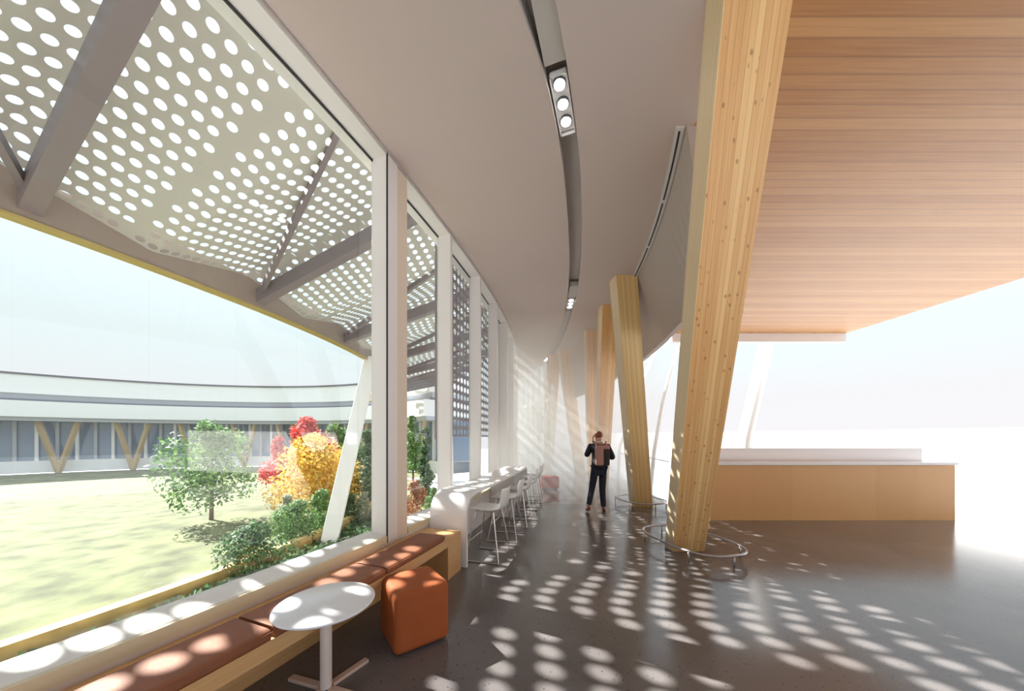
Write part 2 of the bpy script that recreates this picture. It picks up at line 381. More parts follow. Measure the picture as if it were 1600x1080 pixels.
# timber soffit over the reception side
mb = MB(); fr = [(FA(d, .05) if d > 3.2 else 1.745, d) for d in (-3, -1, 0, 1, 2, 3.1, 3.3, 4, 5, 6, 7, 7.6)]
rr = [(9.6, d) for _, d in fr]; 
for (a, ra), (b, rb) in zip(zip(fr, rr), list(zip(fr, rr))[1:]):
    mb.quad((a[0], a[1], CEIL), (b[0], b[1], CEIL), (rb[0], rb[1], CEIL), (ra[0], ra[1], CEIL), uv=[(a[1], a[0]), (b[1], b[0]), (rb[1], rb[0]), (ra[1], ra[0])])
    mb.quad((a[0], a[1], CEIL+.45), (ra[0], ra[1], CEIL+.45), (rb[0], rb[1], CEIL+.45), (b[0], b[1], CEIL+.45))
mb.quad((FA(7.6, .14), 7.6, CEIL), (4.6, 9.1, CEIL), (9.6, 9.1, CEIL), (9.6, 7.6, CEIL), uv=[(7.6, 2), (9.1, 4.6), (9.1, 9.6), (7.6, 9.6)])
mb.quad((FA(7.6, .14), 7.6, CEIL+.45), (9.6, 7.6, CEIL+.45), (9.6, 9.1, CEIL+.45), (4.6, 9.1, CEIL+.45))
mb.hexa([(4.6, 9.1, CEIL-.0), (9.6, 9.1, CEIL-.0), (9.6, 9.2, CEIL-.0), (4.6, 9.2, CEIL-.0), (4.6, 9.1, CEIL+.45), (9.6, 9.1, CEIL+.45), (9.6, 9.2, CEIL+.45), (4.6, 9.2, CEIL+.45)])
struct(mb.build('trim_2', M['soffit']), 'timber board soffit above the reception')
mb = MB(); mb.box((7.1, 9.28, 4.53), (5.0, .16, .34)); struct(mb.build('trim_3', M['white']), 'white edge beam')
# unseen header behind the camera, kept short so sky light reaches the columns
mb = MB(); mb.box((2.2, -3.1, 4.2), (15, .2, .9)); struct(mb.build('wall_back_header', M['fascia']))

# curved courtyard wall: knee wall below glass, upstand above
mb = MB(); wall_seg(mb, -3, 16.6, -.3, 0, -2.4, .50); struct(mb.build('wall_left', M['knee'], weld=True))
mb = MB(); wall_seg(mb, -3, 16.6, -.34, -.19, CEIL-.02, 7.6); struct(mb.build('wall_upper', M['white'], weld=True))  # unseen upstand, added to stop sky light leaking in below the canopy
mb = MB(); wall_seg(mb, -3, 16.6, -.012, .004, CEIL-.03, CEIL-.002); struct(mb.build('trim_4', M['slot'], weld=True), 'thin shadow trim where ceiling meets the glazing')

# ---- glazing bays
def make_window(n, d0, d1, last=False, post='plain', sill_lit=True):
    root = empty('window_%d' % n, W(d0, 0, .5)); struct(root); off = root.location
    def P(mbx, *a): wall_seg(mbx, *a)
    def fin(mbx, nm, mt, **k):
        mbx.v = [tuple(Vector(p)-off) for p in mbx.v]; return mbx.build(nm, mt, root, **k)
    # jamb / mullion at the far end of the bay
    m1 = MB(); wj = {'thick': .15, 'plain': .07}[post]
    P(m1, d1, d1+wj, -.21 if n < 7 else -.36, 0, .5, CEIL-.005, 1); fin(m1, 'mullion', M['white'], bevel=.004)
    if post == 'thick':
        m2 = MB(); P(m2, d1+.155, d1+.33, -.21, -.012, .5, CEIL-.005, 1); fin(m2, 'mullion', M['beige'], bevel=.004)
        g = MB(); P(g, d1-.008, d1+.001, -.012, .004, .5, CEIL-.005, 1); fin(g, 'gasket', M['gasket'])
    # head: pale reveal and black line at glass
    h = MB(); P(h, d0, d1, -.21, -.012, CEIL-.035, CEIL-.006); fin(h, 'head', M['white'], weld=True)
    g = MB(); P(g, d0, d1, -.205, -.19, CEIL-.055, CEIL-.034); fin(g, 'gasket', M['gasket'], weld=True)
    # sill
    s1 = MB(); skin_grid(s1, [(-.24, .5), (-.24, .60), (-.03, .575), (-.03, .5)], d0, d1); fin(s1, 'sill', M['white'])
    s2 = MB(); P(s2, d0, d1, -.03, .0, .5, .572); fin(s2, 'sill_frame', M['sillwood'], weld=True)
    # pane
    p = MB(); k = max(2, int((d1-d0)/.4)); dd = [d0+(d1-d0)*j/k for j in range(k+1)]
    P(p, d0, d1, -.2, -.192, .6, CEIL-.04); fin(p, 'pane', M['glass'], weld=True)
    return root
st = [(-2.9, -1.55, 'plain'), (-1.48, .88, 'plain'), (.95, 3.35, 'thick')]
d = 3.685
for k in range(10):
    st.append((d, d+.975 if k == 0 else d+1.13, 'plain')); d = st[-1][1]+.07
for n, (a, b, p_) in enumerate(st, 1): make_window(n, a, b, post=p_)

# far glazed end wall
root = empty('window_14', (farwall(12.4), 12.4, 0)); struct(root); off = root.location
xs = [12.3+4.3*k/6 for k in range(7)]
nrm = Vector((-4.2, -1.15)).normalized()
for k, y in enumerate(xs):
    m_ = MB(); m_.box((farwall(y)-off.x, y-off.y, 2.3), (.12, .12, 4.6)); m_.build('mullion', M['white'], root)
for a, b in zip(xs, xs[1:]):
    g = MB(); dv = Vector((farwall(b)-farwall(a), b-a, 0)); nn = Vector((dv.y, -dv.x, 0)).normalized()*.01
    A = Vector((farwall(a), a, 0))-Vector((off.x, off.y, 0)); B = A+dv
    g.hexa([A-nn, A+nn, B+nn, B-nn]+[p+Vector((0, 0, 4.6)) for p in (A-nn, A+nn, B+nn, B-nn)]); g.build('pane', M['glass'], root)
    g = MB(); nn2 = nn*4
    g.hexa([p+Vector((0, 0, 3.05)) for p in (A-nn2, A+nn2, B+nn2, B-nn2)]+[p+Vector((0, 0, 3.17)) for p in (A-nn2, A+nn2, B+nn2, B-nn2)]); g.build('transom', M['white'], root)

# ---- outdoor ground
mb = MB(); n = 96; mb.v = [(CX+29.85*math.cos(2*PI*k/n), CY+29.85*math.sin(2*PI*k/n), -2.25) for k in range(n)]; mb.f = [tuple(range(n))]; mb.uv = [[(0, 0)]*n]; mb.mi = [0]
struct(mb.build('ground', M['grass']))
mb = MB(); mb.quad((-160, -160, -4), (160, -160, -4), (160, 160, -4), (-160, 160, -4)); struct(mb.build('ground_terrace', M['paving']))

# ---- ring path and timber kerb in the courtyard
mb = MB(); ns = 60
for k in range(ns):
    a, b = -.9+1.6*k/ns, -.9+1.6*(k+1)/ns
    mb.hexa([PC(a, 22.85, -2.2), PC(a, 23.15, -2.2), PC(b, 23.15, -2.2), PC(b, 22.85, -2.2), PC(a, 22.85, -1.72), PC(a, 23.15, -1.72), PC(b, 23.15, -1.72), PC(b, 22.85, -1.72)])
o = mb.build('garden_seat_wall', M['trim_t'], weld=True); tag(o, 'long yellowish timber kerb seat curving through the garden planting', 'garden seat')
mb = MB()
for k in range(ns):
    a, b = -.9+1.6*k/ns, -.9+1.6*(k+1)/ns
    mb.hexa([PC(a, 26.2, -2.3), PC(a, 29.8, -2.3), PC(b, 29.8, -2.3), PC(b, 26.2, -2.3), PC(a, 26.2, -2.2), PC(a, 29.8, -2.2), PC(b, 29.8, -2.2), PC(b, 26.2, -2.2)])
struct(mb.build('path', M['paving'], weld=True))

# ================================================================== PERFORATED CANOPY
R_IN, R_OUT = R0+.15, R0-6.55
def canopy_pt(a, r, dz=0):
    s = (R_IN-r)
    fold = abs((((a+.19+.0023*s)/.148) % 1.0)-.5)*2  # folded plates running outward
    return PC(a, r, 7.55-.32*s+(.42*fold-.2)*min(1, (s+.3)/2)+dz)
root = empty('perforated_canopy', PC(-.25, 27, 6.5)); off = root.location
tag(root, 'folded pale perforated canopy full of round holes above the courtyard windows', 'canopy')
PU, PS, RH = .20/27.5, .265, .066
mb = MB()
def cell(a0, a1, r0, r1, hole):
    ca, cr = (a0+a1)/2, (r0+r1)/2
    outp = [(a0, r0), (ca, r0), (a1, r0), (a1, cr), (a1, r1), (ca, r1), (a0, r1), (a0, cr)]
    if not hole:
        q = [canopy_pt(*outp[k])-off for k in (0, 2, 4, 6)]; mb.quad(*q); return
    i = len(mb.v)
    for (a, r) in outp: mb.v.append(tuple(canopy_pt(a, r)-off))
    for k in range(16):
        an = PI*1.25+2*PI*k/16
        mb.v.append(tuple(canopy_pt(ca+RH*math.cos(an)/cr, cr+RH*math.sin(an))-off))
    for k in range(8):
        k2 = (k+1) % 8
        mb.f.append((i+k, i+k2, i+8+(2*k2 % 16), i+8+(2*k+1), i+8+2*k)); mb.uv.append([(0, 0)]*5); mb.mi.append(0)
nr = int((R_IN-R_OUT)/PS)
na = int(1.72/PU)
A0 = -.86
for j in range(nr):
    r0 = R_OUT+.15+j*PS
    for i in range(na):
        a0 = A0+(i+.5*(j % 2))*PU
        hole = not (j in (nr-1,)) and (i % 13 != 12)
        # outp order wants r0 < r1; hole starts at lower-left corner direction
        cell(a0, a0+PU, r0, r0+PS, hole)
mb.build('perforated_sheet', M['canopy'], root)
eb = MB(); k = 90
for i in range(k):
    a, b = A0+1.72*i/k, A0+1.72*(i+1)/k
    z = 7.55-.32*(R_IN-R_OUT)
    eb.hexa([PC(a, R_OUT, z-.42)-off, PC(a, R_OUT+.16, z-.42)-off, PC(b, R_OUT+.16, z-.42)-off, PC(b, R_OUT, z-.42)-off, PC(a, R_OUT, z+.25)-off, PC(a, R_OUT+.16, z+.25)-off, PC(b, R_OUT+.16, z+.25)-off, PC(b, R_OUT, z+.25)-off])
eb.build('edge_beam', M['canopy_edge'], root, weld=True)
eb = MB()
for i in range(k):
    a, b = A0+1.72*i/k, A0+1.72*(i+1)/k
    eb.hexa([PC(a, R_OUT-.03, z-.47)-off, PC(a, R_OUT+.19, z-.47)-off, PC(b, R_OUT+.19, z-.47)-off, PC(b, R_OUT-.03, z-.47)-off, PC(a, R_OUT-.03, z-.42)-off, PC(a, R_OUT+.19, z-.42)-off, PC(b, R_OUT+.19, z-.42)-off, PC(b, R_OUT-.03, z-.42)-off])
eb.build('gold_edge_trim', M['gold'], root, weld=True)
# ribs under the sheet: a deep radial one and a thin diagonal one meeting at every edge node
def slope_z(r): return 7.55-.32*(R_IN-r)
for i in range(-4, 7):
    e_ = -.19+.148*i
    for a_in, wd, hg in ((e_-.017, .22, .34), (e_-.112, .09, .16)):
        rb = MB(); P0 = PC(a_in, R_IN-.35, slope_z(R_IN-.35)-.2)-off; P1 = PC(e_, R_OUT+.17, slope_z(R_OUT+.17)-.02)-off
        side = (P1-P0).cross(Vector((0, 0, 1))).normalized()*wd/2
        hgt = Vector((0, 0, hg))
        rb.hexa([P0-side-hgt, P0+side-hgt, P1+side-hgt, P1-side-hgt, P0-side, P0+side, P1+side, P1-side])
        rb.build('rib', M['canopy_rib'], root)

# struts holding the canopy edge
def strut(top, bot, label, w_=.26, dp=.17):
    t, b = Vector(top), Vector(bot); r = empty('canopy_strut', (b.x, b.y, b.z)); m_ = MB(); h = []
    ax = Vector((1, 0, 0)).lerp(Vector((.9, .3, 0)), 1).normalized(); ay = Vector((-ax.y, ax.x, 0))
    for p in (b, t): h += [p-b-ax*w_-ay*dp, p-b+ax*w_-ay*dp, p-b+ax*w_+ay*dp, p-b-ax*w_+ay*dp]
    m_.hexa(h); m_.build('shaft', M['strut'], r, bevel=.02)
    f = MB(); f.box((0, 0, -.04), (w_*3.2, dp*3.6, .1)); f.build('foot_plate', M['rail'], r)
    tag(r, label, 'strut', 'white canopy struts'); return r
strut((-6.1, 13.9, 5.1), (-6.25, 10.85, -2.2), 'broad white leaning strut behind the nearest big window pane')
strut((-10.2, 4.2, 5.0), (-8.7, 2.4, -2.2), 'white leaning canopy strut to the left of the yellow tree')
strut((-5.35, 27.0, 5.2), (-4.4, 22.6, -2.2), 'distant white canopy strut beside the far garden wall')

# vertical perforated screen outside the counter windows
root = empty('perforated_screen', W(6.5, -.42, 1.7)); off = root.location
tag(root, 'purple grey perforated metal screen hanging outside the counter windows', 'screen')
mb = MB(); S0, S1, Z0, Z1, p_ = 5.12, 8.9, 1.62, 5.6, .165
r_ = R0-.42; a0 = phi(S0); a1 = phi(S1); na = int((a1-a0)*r_/p_); nz = int((Z1-Z0)/p_)
for i in range(na):
    for j in range(nz):
        A, B = a0+i*p_/r_, a0+(i+1)*p_/r_; z0 = Z0+j*p_; z1 = z0+p_; cA, cz = (A+B)/2, (z0+z1)/2
        q = [(A, z0), (cA, z0), (B, z0), (B, cz), (B, z1), (cA, z1), (A, z1), (A, cz)]; ii = len(mb.v)
        for (a, z) in q: mb.v.append(tuple(PC(a, r_, z)-off))
        for k in range(16):
            an = PI*1.25+2*PI*k/16; mb.v.append(tuple(PC(cA+.054*math.cos(an)/r_, r_, cz+.054*math.sin(an))-off))
        for k in range(8):
            mb.f.append((ii+k, ii+(k+1) % 8, ii+8+(2*((k+1) % 8)), ii+8+2*k+1, ii+8+2*k)); mb.uv.append([(0, 0)]*5); mb.mi.append(0)
mb.build('perforated_sheet', M['screen'], root)
fm = MB()
for s_ in (S0, (S0+S1)/2, S1): wall_seg(fm, s_-.02, s_+.02, -.50, -.43, Z0-.05, Z1, 1)
fm.v = [tuple(Vector(v)-off) for v in fm.v]; fm.build('screen_post', M['canopy_rib'], root)

# ================================================================== OPPOSITE BUILDING
root = empty('ring_building', PC(1.4, 32, -2.2)); off = root.location
tag(root, 'white curved ring building across the courtyard with banded roof edges', 'building')
def arc(mb, a0, a1, r0, r1, z0, z1, n=70):
    for k in range(n):
        a, b = a0+(a1-a0)*k/n, a0+(a1-a0)*(k+1)/n
        mb.hexa([PC(a, r0, z0)-off, PC(a, r1, z0)-off, PC(b, r1, z0)-off, PC(b, r0, z0)-off, PC(a, r0, z1)-off, PC(a, r1, z1)-off, PC(b, r1, z1)-off, PC(b, r0, z1)-off])
B0, B1 = .72, 3.5
for nm, r0, r1, z0, z1, m_ in (('lower_fascia', 28.2, 34, 3.75, 5.4, 'bwhite'), ('soffit_band', 28.5, 34, 3.35, 3.75, 'bgrey'), ('roof_gutter', 28.9, 34, 5.4, 5.62, 'bdark'),
                               ('roof_recess', 29.2, 34, 5.62, 6.2, 'bgrey'), ('upper_fascia', 28.8, 35, 6.2, 8.1, 'bwhite'), ('roof_cap', 28.7, 35.1, 8.1, 8.3, 'bdark'),
                               ('window_band', 30.6, 34, -2.2, 3.35, 'bglass'), ('plinth', 30.2, 34, -2.2, -.9, 'bwhite')):
    mb = MB(); arc(mb, B0, B1, r0, r1, z0, z1); mb.build(nm, M[m_], root, weld=True)
for k in range(64):
    a = B0+(B1-B0)*(k+.5)/64; m_ = MB(); q = [PC(a-.004, 30.3, 0), PC(a+.004, 30.3, 0), PC(a+.004, 30.6, 0), PC(a-.004, 30.6, 0)]
    m_.hexa([Vector((p.x, p.y, -.9))-off for p in q]+[Vector((p.x, p.y, 3.35))-off for p in q]); m_.build('facade_mullion', M['bwhite'] if k % 2 else M['bgrey'], root)
for k in range(14):
    a = B0+.1+(B1-B0-.2)*k/14
    for sg in (-1, 1):
        m_ = MB(); m_.tube([PC(a, 29.2, -2.2)-off, PC(a+sg*.045, 29.2, 3.4)-off], .24, 4); m_.build('timber_prop', M['bwood'], root)

# ================================================================== TREES
def leafmat(name, cols):
    m = bpy.data.materials.new(name); m.use_nodes = True; t = m.node_tree; b = t.nodes['Principled BSDF']; b.inputs['Roughness'].default_value = .6
    g = t.nodes.new('ShaderNodeNewGeometry'); r = t.nodes.new('ShaderNodeValToRGB'); r.color_ramp.interpolation = 'CONSTANT'
    for i, c in enumerate(cols):
        if i < 2: e = r.color_ramp.elements[i]
        else: e = r.color_ramp.elements.new(1)
        e.position = i/len(cols); e.color = (*c, 1)
    t.links.new(g.outputs['Random Per Island'], r.inputs[0]); t.links.new(r.outputs[0], b.inputs['Base Color'])
    tl = t.nodes.new('ShaderNodeBsdfTranslucent'); t.links.new(r.outputs[0], tl.inputs[0]); mx = t.nodes.new('ShaderNodeMixShader'); mx.inputs[0].default_value = .35
    o = t.nodes['Material Output']; t.links.new(b.outputs[0], mx.inputs[1]); t.links.new(tl.outputs[0], mx.inputs[2]); t.links.new(mx.outputs[0], o.inputs[0])
    return m
LM = dict(
    yellow=leafmat('yellow_leaves', [(.82, .56, .08), (.90, .64, .14), (.70, .42, .05), (.86, .60, .20), (.54, .42, .10)]),
    red=leafmat('red_leaves', [(.62, .06, .05), (.75, .12, .10), (.5, .03, .04), (.8, .25, .2)]),
    green=leafmat('green_leaves', [(.10, .22, .05), (.16, .30, .08), (.06, .15, .04), (.25, .38, .14)]),
    dark=leafmat('dark_leaves', [(.05, .12, .04), (.09, .18, .07), (.04, .09, .03), (.14, .22, .10)]),
    pale=leafmat('pale_grass', [(.45, .42, .30), (.35, .38, .2), (.55, .52, .42), (.2, .28, .12)]),
    rust=leafmat('rust_leaves', [(.35, .12, .06), (.42, .2, .1), (.25, .1, .05)]),
)
def tree(name, base, h, rad, key, label, n=2600, leaf=.16, crown0=.25, conic=0, cat='tree', group=None, blobs=9, seed=0):
    rnd = random.Random(seed*77+int(h*100)); r = empty(name, base); m_ = MB()
    cents = []
    for k in range(blobs):
        t = (k+.5)/blobs; z = h*(crown0+(1-crown0)*t*.88); rr = rad*(1-conic*t)*(math.sin(PI*min(1, .25+.72*t)) if not conic else 1)
        an = rnd.random()*2*PI; q = rr*.5*math.sqrt(rnd.random())
        cents.append((Vector((q*math.cos(an), q*math.sin(an), z)), max(.25*rad, rr*.62)))
    for _ in range(n):
        c, br = rnd.choice(cents); v = Vector((rnd.gauss(0, 1), rnd.gauss(0, 1), rnd.gauss(0, .8))).normalized()*br*(.55+.5*rnd.random()**.6)
        p = c+v
        if p.z < .05: p.z = .05+rnd.random()*.2
        a = Vector((rnd.gauss(0, 1), rnd.gauss(0, 1), rnd.gauss(0, 1))).normalized(); b = a.cross(v).normalized(); s_ = leaf*(.6+.8*rnd.random())
        m_.quad(p-a*s_*.5, p+b*s_*.28, p+a*s_*.5, p-b*s_*.28)
    m_.build('foliage', LM[key], r)
    if crown0 > .02 or name == 'conifer':
        tk = MB(); tk.tube([(0, 0, -.05), (.03, 0, h*.3), (0, .04, h*.75)], [.045*h/3+.02, .035*h/3+.01, .01], 7)
        for k in range(5):
            c, br = cents[k % len(cents)]; tk.tube([(.01, 0, h*.28+.05*k), c*.6+Vector((0, 0, h*.1)), c], [.02, .014, .006], 5)
        tk.build('trunk', M['bark'], r)
    tag(r, label, cat, group); return r
G = -2.25
def at(x, d): return ((x-800)*d/500, d, G)
tree('maple_tree', at(488, 15.0), 4.0, 2.1, 'yellow', 'golden yellow autumn tree filling the first window pane', n=9000, leaf=.15, blobs=16, seed=1)
tree('maple_tree', at(540, 16.3), 3.3, 1.2, 'yellow', 'smaller yellow tree just behind the white leaning strut', n=3500, leaf=.15, blobs=10, seed=2)
tree('red_maple_tree', at(478, 20.5), 5.4, 1.9, 'red', 'red autumn tree showing above the golden yellow tree', n=5200, leaf=.2, blobs=12, seed=3)
tree('red_maple_tree', at(437, 19.0), 4.2, 1.0, 'red', 'dark pinkish red tree at the left edge of the window view', n=2200, leaf=.18, blobs=8, seed=4)
tree('leafy_tree', at(576, 17.0), 4.7, 1.15, 'dark', 'tall dark green tree between the leaning strut and window post', n=5200, leaf=.14, crown0=.05, blobs=12, seed=5)
tree('leafy_tree', at(527, 25), 5.0, 2.2, 'green', 'grey green tree in front of the ring building windows', n=4000, leaf=.22, blobs=10, seed=6)
tree('shrub', at(462, 11.2), 1.75, .95, 'green', 'green shrub low in the left corner of the window', n=3600, leaf=.10, crown0=.02, cat='shrub', group='shrubs in the courtyard', seed=7)
tree('shrub', at(500, 12.2), 2.0, .95, 'green', 'tall green shrub under the golden yellow tree', n=3600, leaf=.10, crown0=.02, cat='shrub', group='shrubs in the courtyard', seed=8)
tree('shrub', at(545, 13.8), 1.5, .8, 'dark', 'dark green shrub right behind the strut foot', n=3000, leaf=.09, crown0=.02, cat='shrub', group='shrubs in the courtyard', seed=9)
hr = empty('ground_cover', PC(-.14, 23.75, G)); tag(hr, 'dark green low ground cover planting in front of the timber kerb seat', 'ground cover', kind='stuff')
hm = MB(); rh = random.Random(5)
for _ in range(9000):
    p = PC(-.75+1.0*rh.random(), 23.3+1.3*rh.random(), G+.02+.34*rh.random())-hr.location; a = Vector((rh.gauss(0, 1), rh.gauss(0, 1), rh.gauss(0, 1))).normalized(); b = a.orthogonal().normalized(); q = .07+.06*rh.random()
    hm.quad(p-a*q, p+b*q*.5, p+a*q, p-b*q*.5)
hm.build('foliage', LM['dark'], hr)
tree('grass_tuft', at(448, 12.0), 1.9, .5, 'pale', 'pale feathery grass tuft between the green shrubs', n=2200, leaf=.12, crown0=.02, cat='grass', seed=10)
tree('grass_tuft', at(569, 14.2), 1.6, .5, 'pale', 'pale grass tuft beside the first window post', n=2000, leaf=.1, crown0=.02, cat='grass', seed=11)
tree('conifer', at(667, 17), 5.0, .9, 'dark', 'slender dark conifer seen through the narrow second pane', n=4500, leaf=.13, crown0=.02, conic=.8, seed=12)
tree('shrub', at(650, 14), 2.2, .8, 'rust', 'rusty brown shrub in the narrow second pane', n=2500, leaf=.1, crown0=.02, cat='shrub', group='shrubs in the courtyard', seed=13)
tree('shrub', at(677, 13.2), 2.0, .5, 'green', 'light green shrub below the slender conifer', n=2200, leaf=.09, crown0=.02, cat='shrub', group='shrubs in the courtyard', seed=14)
tree('leafy_tree', at(645, 24), 6.0, 1.0, 'green', 'thin green tree left of the slender conifer', n=2500, leaf=.2, blobs=9, seed=15)
tree('shrub', at(395, 8.6), 1.6, 1.2, 'dark', 'dark shrub at the far left of the garden', n=3000, leaf=.1, crown0=.02, cat='shrub', group='shrubs in the courtyard', seed=16)
tree('leafy_tree', at(330, 15), 4.8, 2.0, 'green', 'green tree left of the red trees in the courtyard', n=4000, leaf=.18, seed=17)
tree('leafy_tree', (1.9, 26, -4), 8.8, 2.2, 'green', 'light green tree beyond the far end glazing', n=4000, leaf=.25, seed=18)

# ================================================================== BENCH, CUSHIONS
root = empty('window_bench', W(2.0, .25, 0)); off = root.location
tag(root, 'long curved oak bench along the window with block end', 'bench')
def part(mbx, nm, mt, rt, **k):
    mbx.v = [tuple(Vector(v)-rt.location) for v in mbx.v]; return mbx.build(nm, mt, rt, **k)
mb = MB(); skin_grid(mb, [(.004, .375), (.004, .47), (.49, .47), (.49, .375)], -2.0, 3.72); part(mb, 'seat_slab', M['bench'], root)
mb = MB(); skin_grid(mb, [(.004, 0.001), (.004, .47), (.49, .47), (.49, 0.001)], 3.722, 4.02, 2); part(mb, 'end_block', M['bench'], root, bevel=.004)
mb = MB(); skin_grid(mb, [(.004, .001), (.004, .37), (.07, .37), (.07, .001)], -2.0, 3.715); part(mb, 'back_panel', M['bench'], root)
prot = None
cs = [(2.80, 3.66), (1.98, 2.79), (1.16, 1.97), (.34, 1.15)]
lb = ['rust brown leather seat cushion next to the oak end block', 'rust brown leather seat cushion second from the oak end block',
      'rust brown leather seat cushion behind the round white table', 'rust brown leather seat cushion nearest the camera beyond the round table']
for (a, b), l in zip(cs, lb):
    r = empty('seat_cushion', W((a+b)/2, .33, .471)); m_ = MB()
    prof = [(.15, .472), (.14, .49), (.15, .52), (.18, .53), (.46, .53), (.485, .52), (.492, .50), (.488, .472)]
    skin_grid(m_, prof, a+.004, b-.004, 5); part(m_, 'cushion_pad', M['leather'], r, bevel=.006)
    s_ = MB(); s_.tube([W(a+(b-a)*k/8, .492, .512) for k in range(9)], .004, 6); part(s_, 'piping', M['leather'], r)
    tag(r, l, 'cushion', 'bench cushions')

# ================================================================== COUNTER
root = empty('bar_counter', W(6.0, .27, 0)); tag(root, 'long white counter folding down to the floor under the windows', 'counter')
mb = MB(); T = .035; ra = .27; HT = .90
path = [(4.09, 0.0)]
for k in range(9):
    an = PI/2*k/8; path.append((4.09+ra-ra*math.cos(an), HT-ra+ra*math.sin(an)))
path += [(4.36+.3*k, HT) for k in range(1, 11)]
for k in range(9):
    an = PI/2*k/8; path.append((7.88+ra*math.sin(an)-0, HT-ra+ra*math.cos(an)))
path.append((8.15, 0.0))
rows = []
for i, (dd, z) in enumerate(path):
    pa = path[max(0, i-1)]; pb = path[min(len(path)-1, i+1)]; t = Vector((pb[0]-pa[0], pb[1]-pa[1])).normalized(); nn = Vector((t.y, -t.x))  # inward normal
    d2, z2 = dd+nn.x*T, z+nn.y*T
    rows.append([W(dd, .02, z), W(dd, .53, z), W(d2, .53, max(z2, 0) if z > 0 else 0), W(d2, .02, max(z2, 0) if z > 0 else 0)])
mb.grid(rows, closed_u=True)
i = len(mb.v); mb.f += [(0, 1, 2, 3), (i-1, i-2, i-3, i-4)]; mb.uv += [[(0, 0)]*4]*2; mb.mi += [0, 0]
o = part(mb, 'folded_top', M['solid'], root, smooth=True)
bm = bmesh.new(); bm.from_mesh(o.data); bmesh.ops.recalc_face_normals(bm, faces=bm.faces); bm.to_mesh(o.data); bm.free()
em = o.modifiers.new('es', 'EDGE_SPLIT'); em.split_angle = math.radians(40)
mb = MB(); wall_seg(mb, 6.50, 6.54, .005, .50, .0, .864, 1); part(mb, 'support_panel', M['knee'], root)

# ================================================================== STOOLS
def make_stool():
    r = empty('counter_stool')
    # local frame: +x away from counter (toward room), y along counter
    s_ = MB(); rows = []
    prof = [(-.20, .665), (-.19, .655), (-.12, .648), (0, .64), (.10, .64), (.17, .65), (.215, .675), (.24, .72), (.255, .79), (.265, .87), (.272, .945)]
    for k, (x, z) in enumerate(prof):
        w2 = .215 if k < 7 else .215-.006*(k-6)**1.3; row = []
        for j in range(11):
            t = -1+2*j/10; curl = .03*t*t; row.append((x-(.035*t*t if k > 6 else 0), w2*t, z+(curl if k < 7 else 0)))
        rows.append(row)
    s_.grid(rows); sh = s_.build('seat_shell', M['shell'], r, smooth=True)
    so_ = sh.modifiers.new('sol', 'SOLIDIFY'); so_.thickness = .014; so_.offset = 0
    sb = sh.modifiers.new('sub', 'SUBSURF'); sb.levels = 1; sb.render_levels = 2
    for sy in (-1, 1):
        y = sy*.25; yt = sy*.17
        lg = MB(); lg.tube([(.22, y, .012), (.12, yt, .635)], .008, 8); lg.build('leg', M['chrome'], r)
        lg = MB(); lg.tube([(-.24, y, .012), (-.12, yt, .635)], .008, 8); lg.build('leg', M['chrome'], r)
        rn = MB(); rn.tube([(-.25, y, .010), (.23, y, .010)], .009, 8); rn.build('floor_runner', M['chrome'], r)
    fr_ = MB(); fr_.tube([(-.235, -.247, .26), (-.235+.045, 0, .26), (-.235, .247, .26)][0::2], .008, 8); fr_.v = [(x+.045, y*.93, z) for x, y, z in fr_.v]; fr_.build('foot_bar', M['chrome'], r)
    us = MB(); us.tube([(-.12, -.17, .635), (.12, -.17, .635), (.12, .17, .635), (-.12, .17, .635)], .008, 8, closed=True); us.build('seat_frame', M['chrome'], r)
    return r
s0 = make_stool()
lab = ['white shell stool with thin metal legs nearest the oak bench end', 'second white shell stool from the oak bench end', 'third white shell stool from the oak bench end, mid counter',
       'fourth white shell stool from the oak bench end', 'fifth white shell stool from the oak bench, near the far counter end', 'farthest white stool at the distant end of the counter']
for k, l in enumerate(lab):
    o = s0 if k == 0 else copy_tree(s0)
    dd = 4.50+.80*k; a = phi(dd); o.location = W(dd, .66, 0); o.rotation_euler = (0, 0, a+[.0, .03, -.02, .02, 0, .04][k]); tag(o, l, 'stool', 'stools along the white counter')

# ================================================================== SIDE TABLE, POUFS
root = empty('side_table', (-1.18, 2.03, 0)); tag(root, 'small round white side table by the bench with crossed feet', 'table')
mb = MB(); mb.lathe([(.0, .541), (.27, .541), (.283, .545), (.286, .552), (.284, .558), (.278, .561), (0.0, .561)], n=72); mb.build('tabletop', M['table'], root, smooth=True).modifiers.new('es', 'EDGE_SPLIT')
mb = MB(); mb.lathe([(.034, .02), (.034, .541)], n=28); mb.build('pole', M['tableleg'], root, smooth=True).modifiers.new('es', 'EDGE_SPLIT')
for k in range(4):
    a = math.radians((61, 163, 241, 343)[k]); f = MB(); f.box((math.cos(a)*.165, math.sin(a)*.165, .0125), (.26, .045, .022), a); f.build('foot', M['tablefoot'], root, bevel=.003)

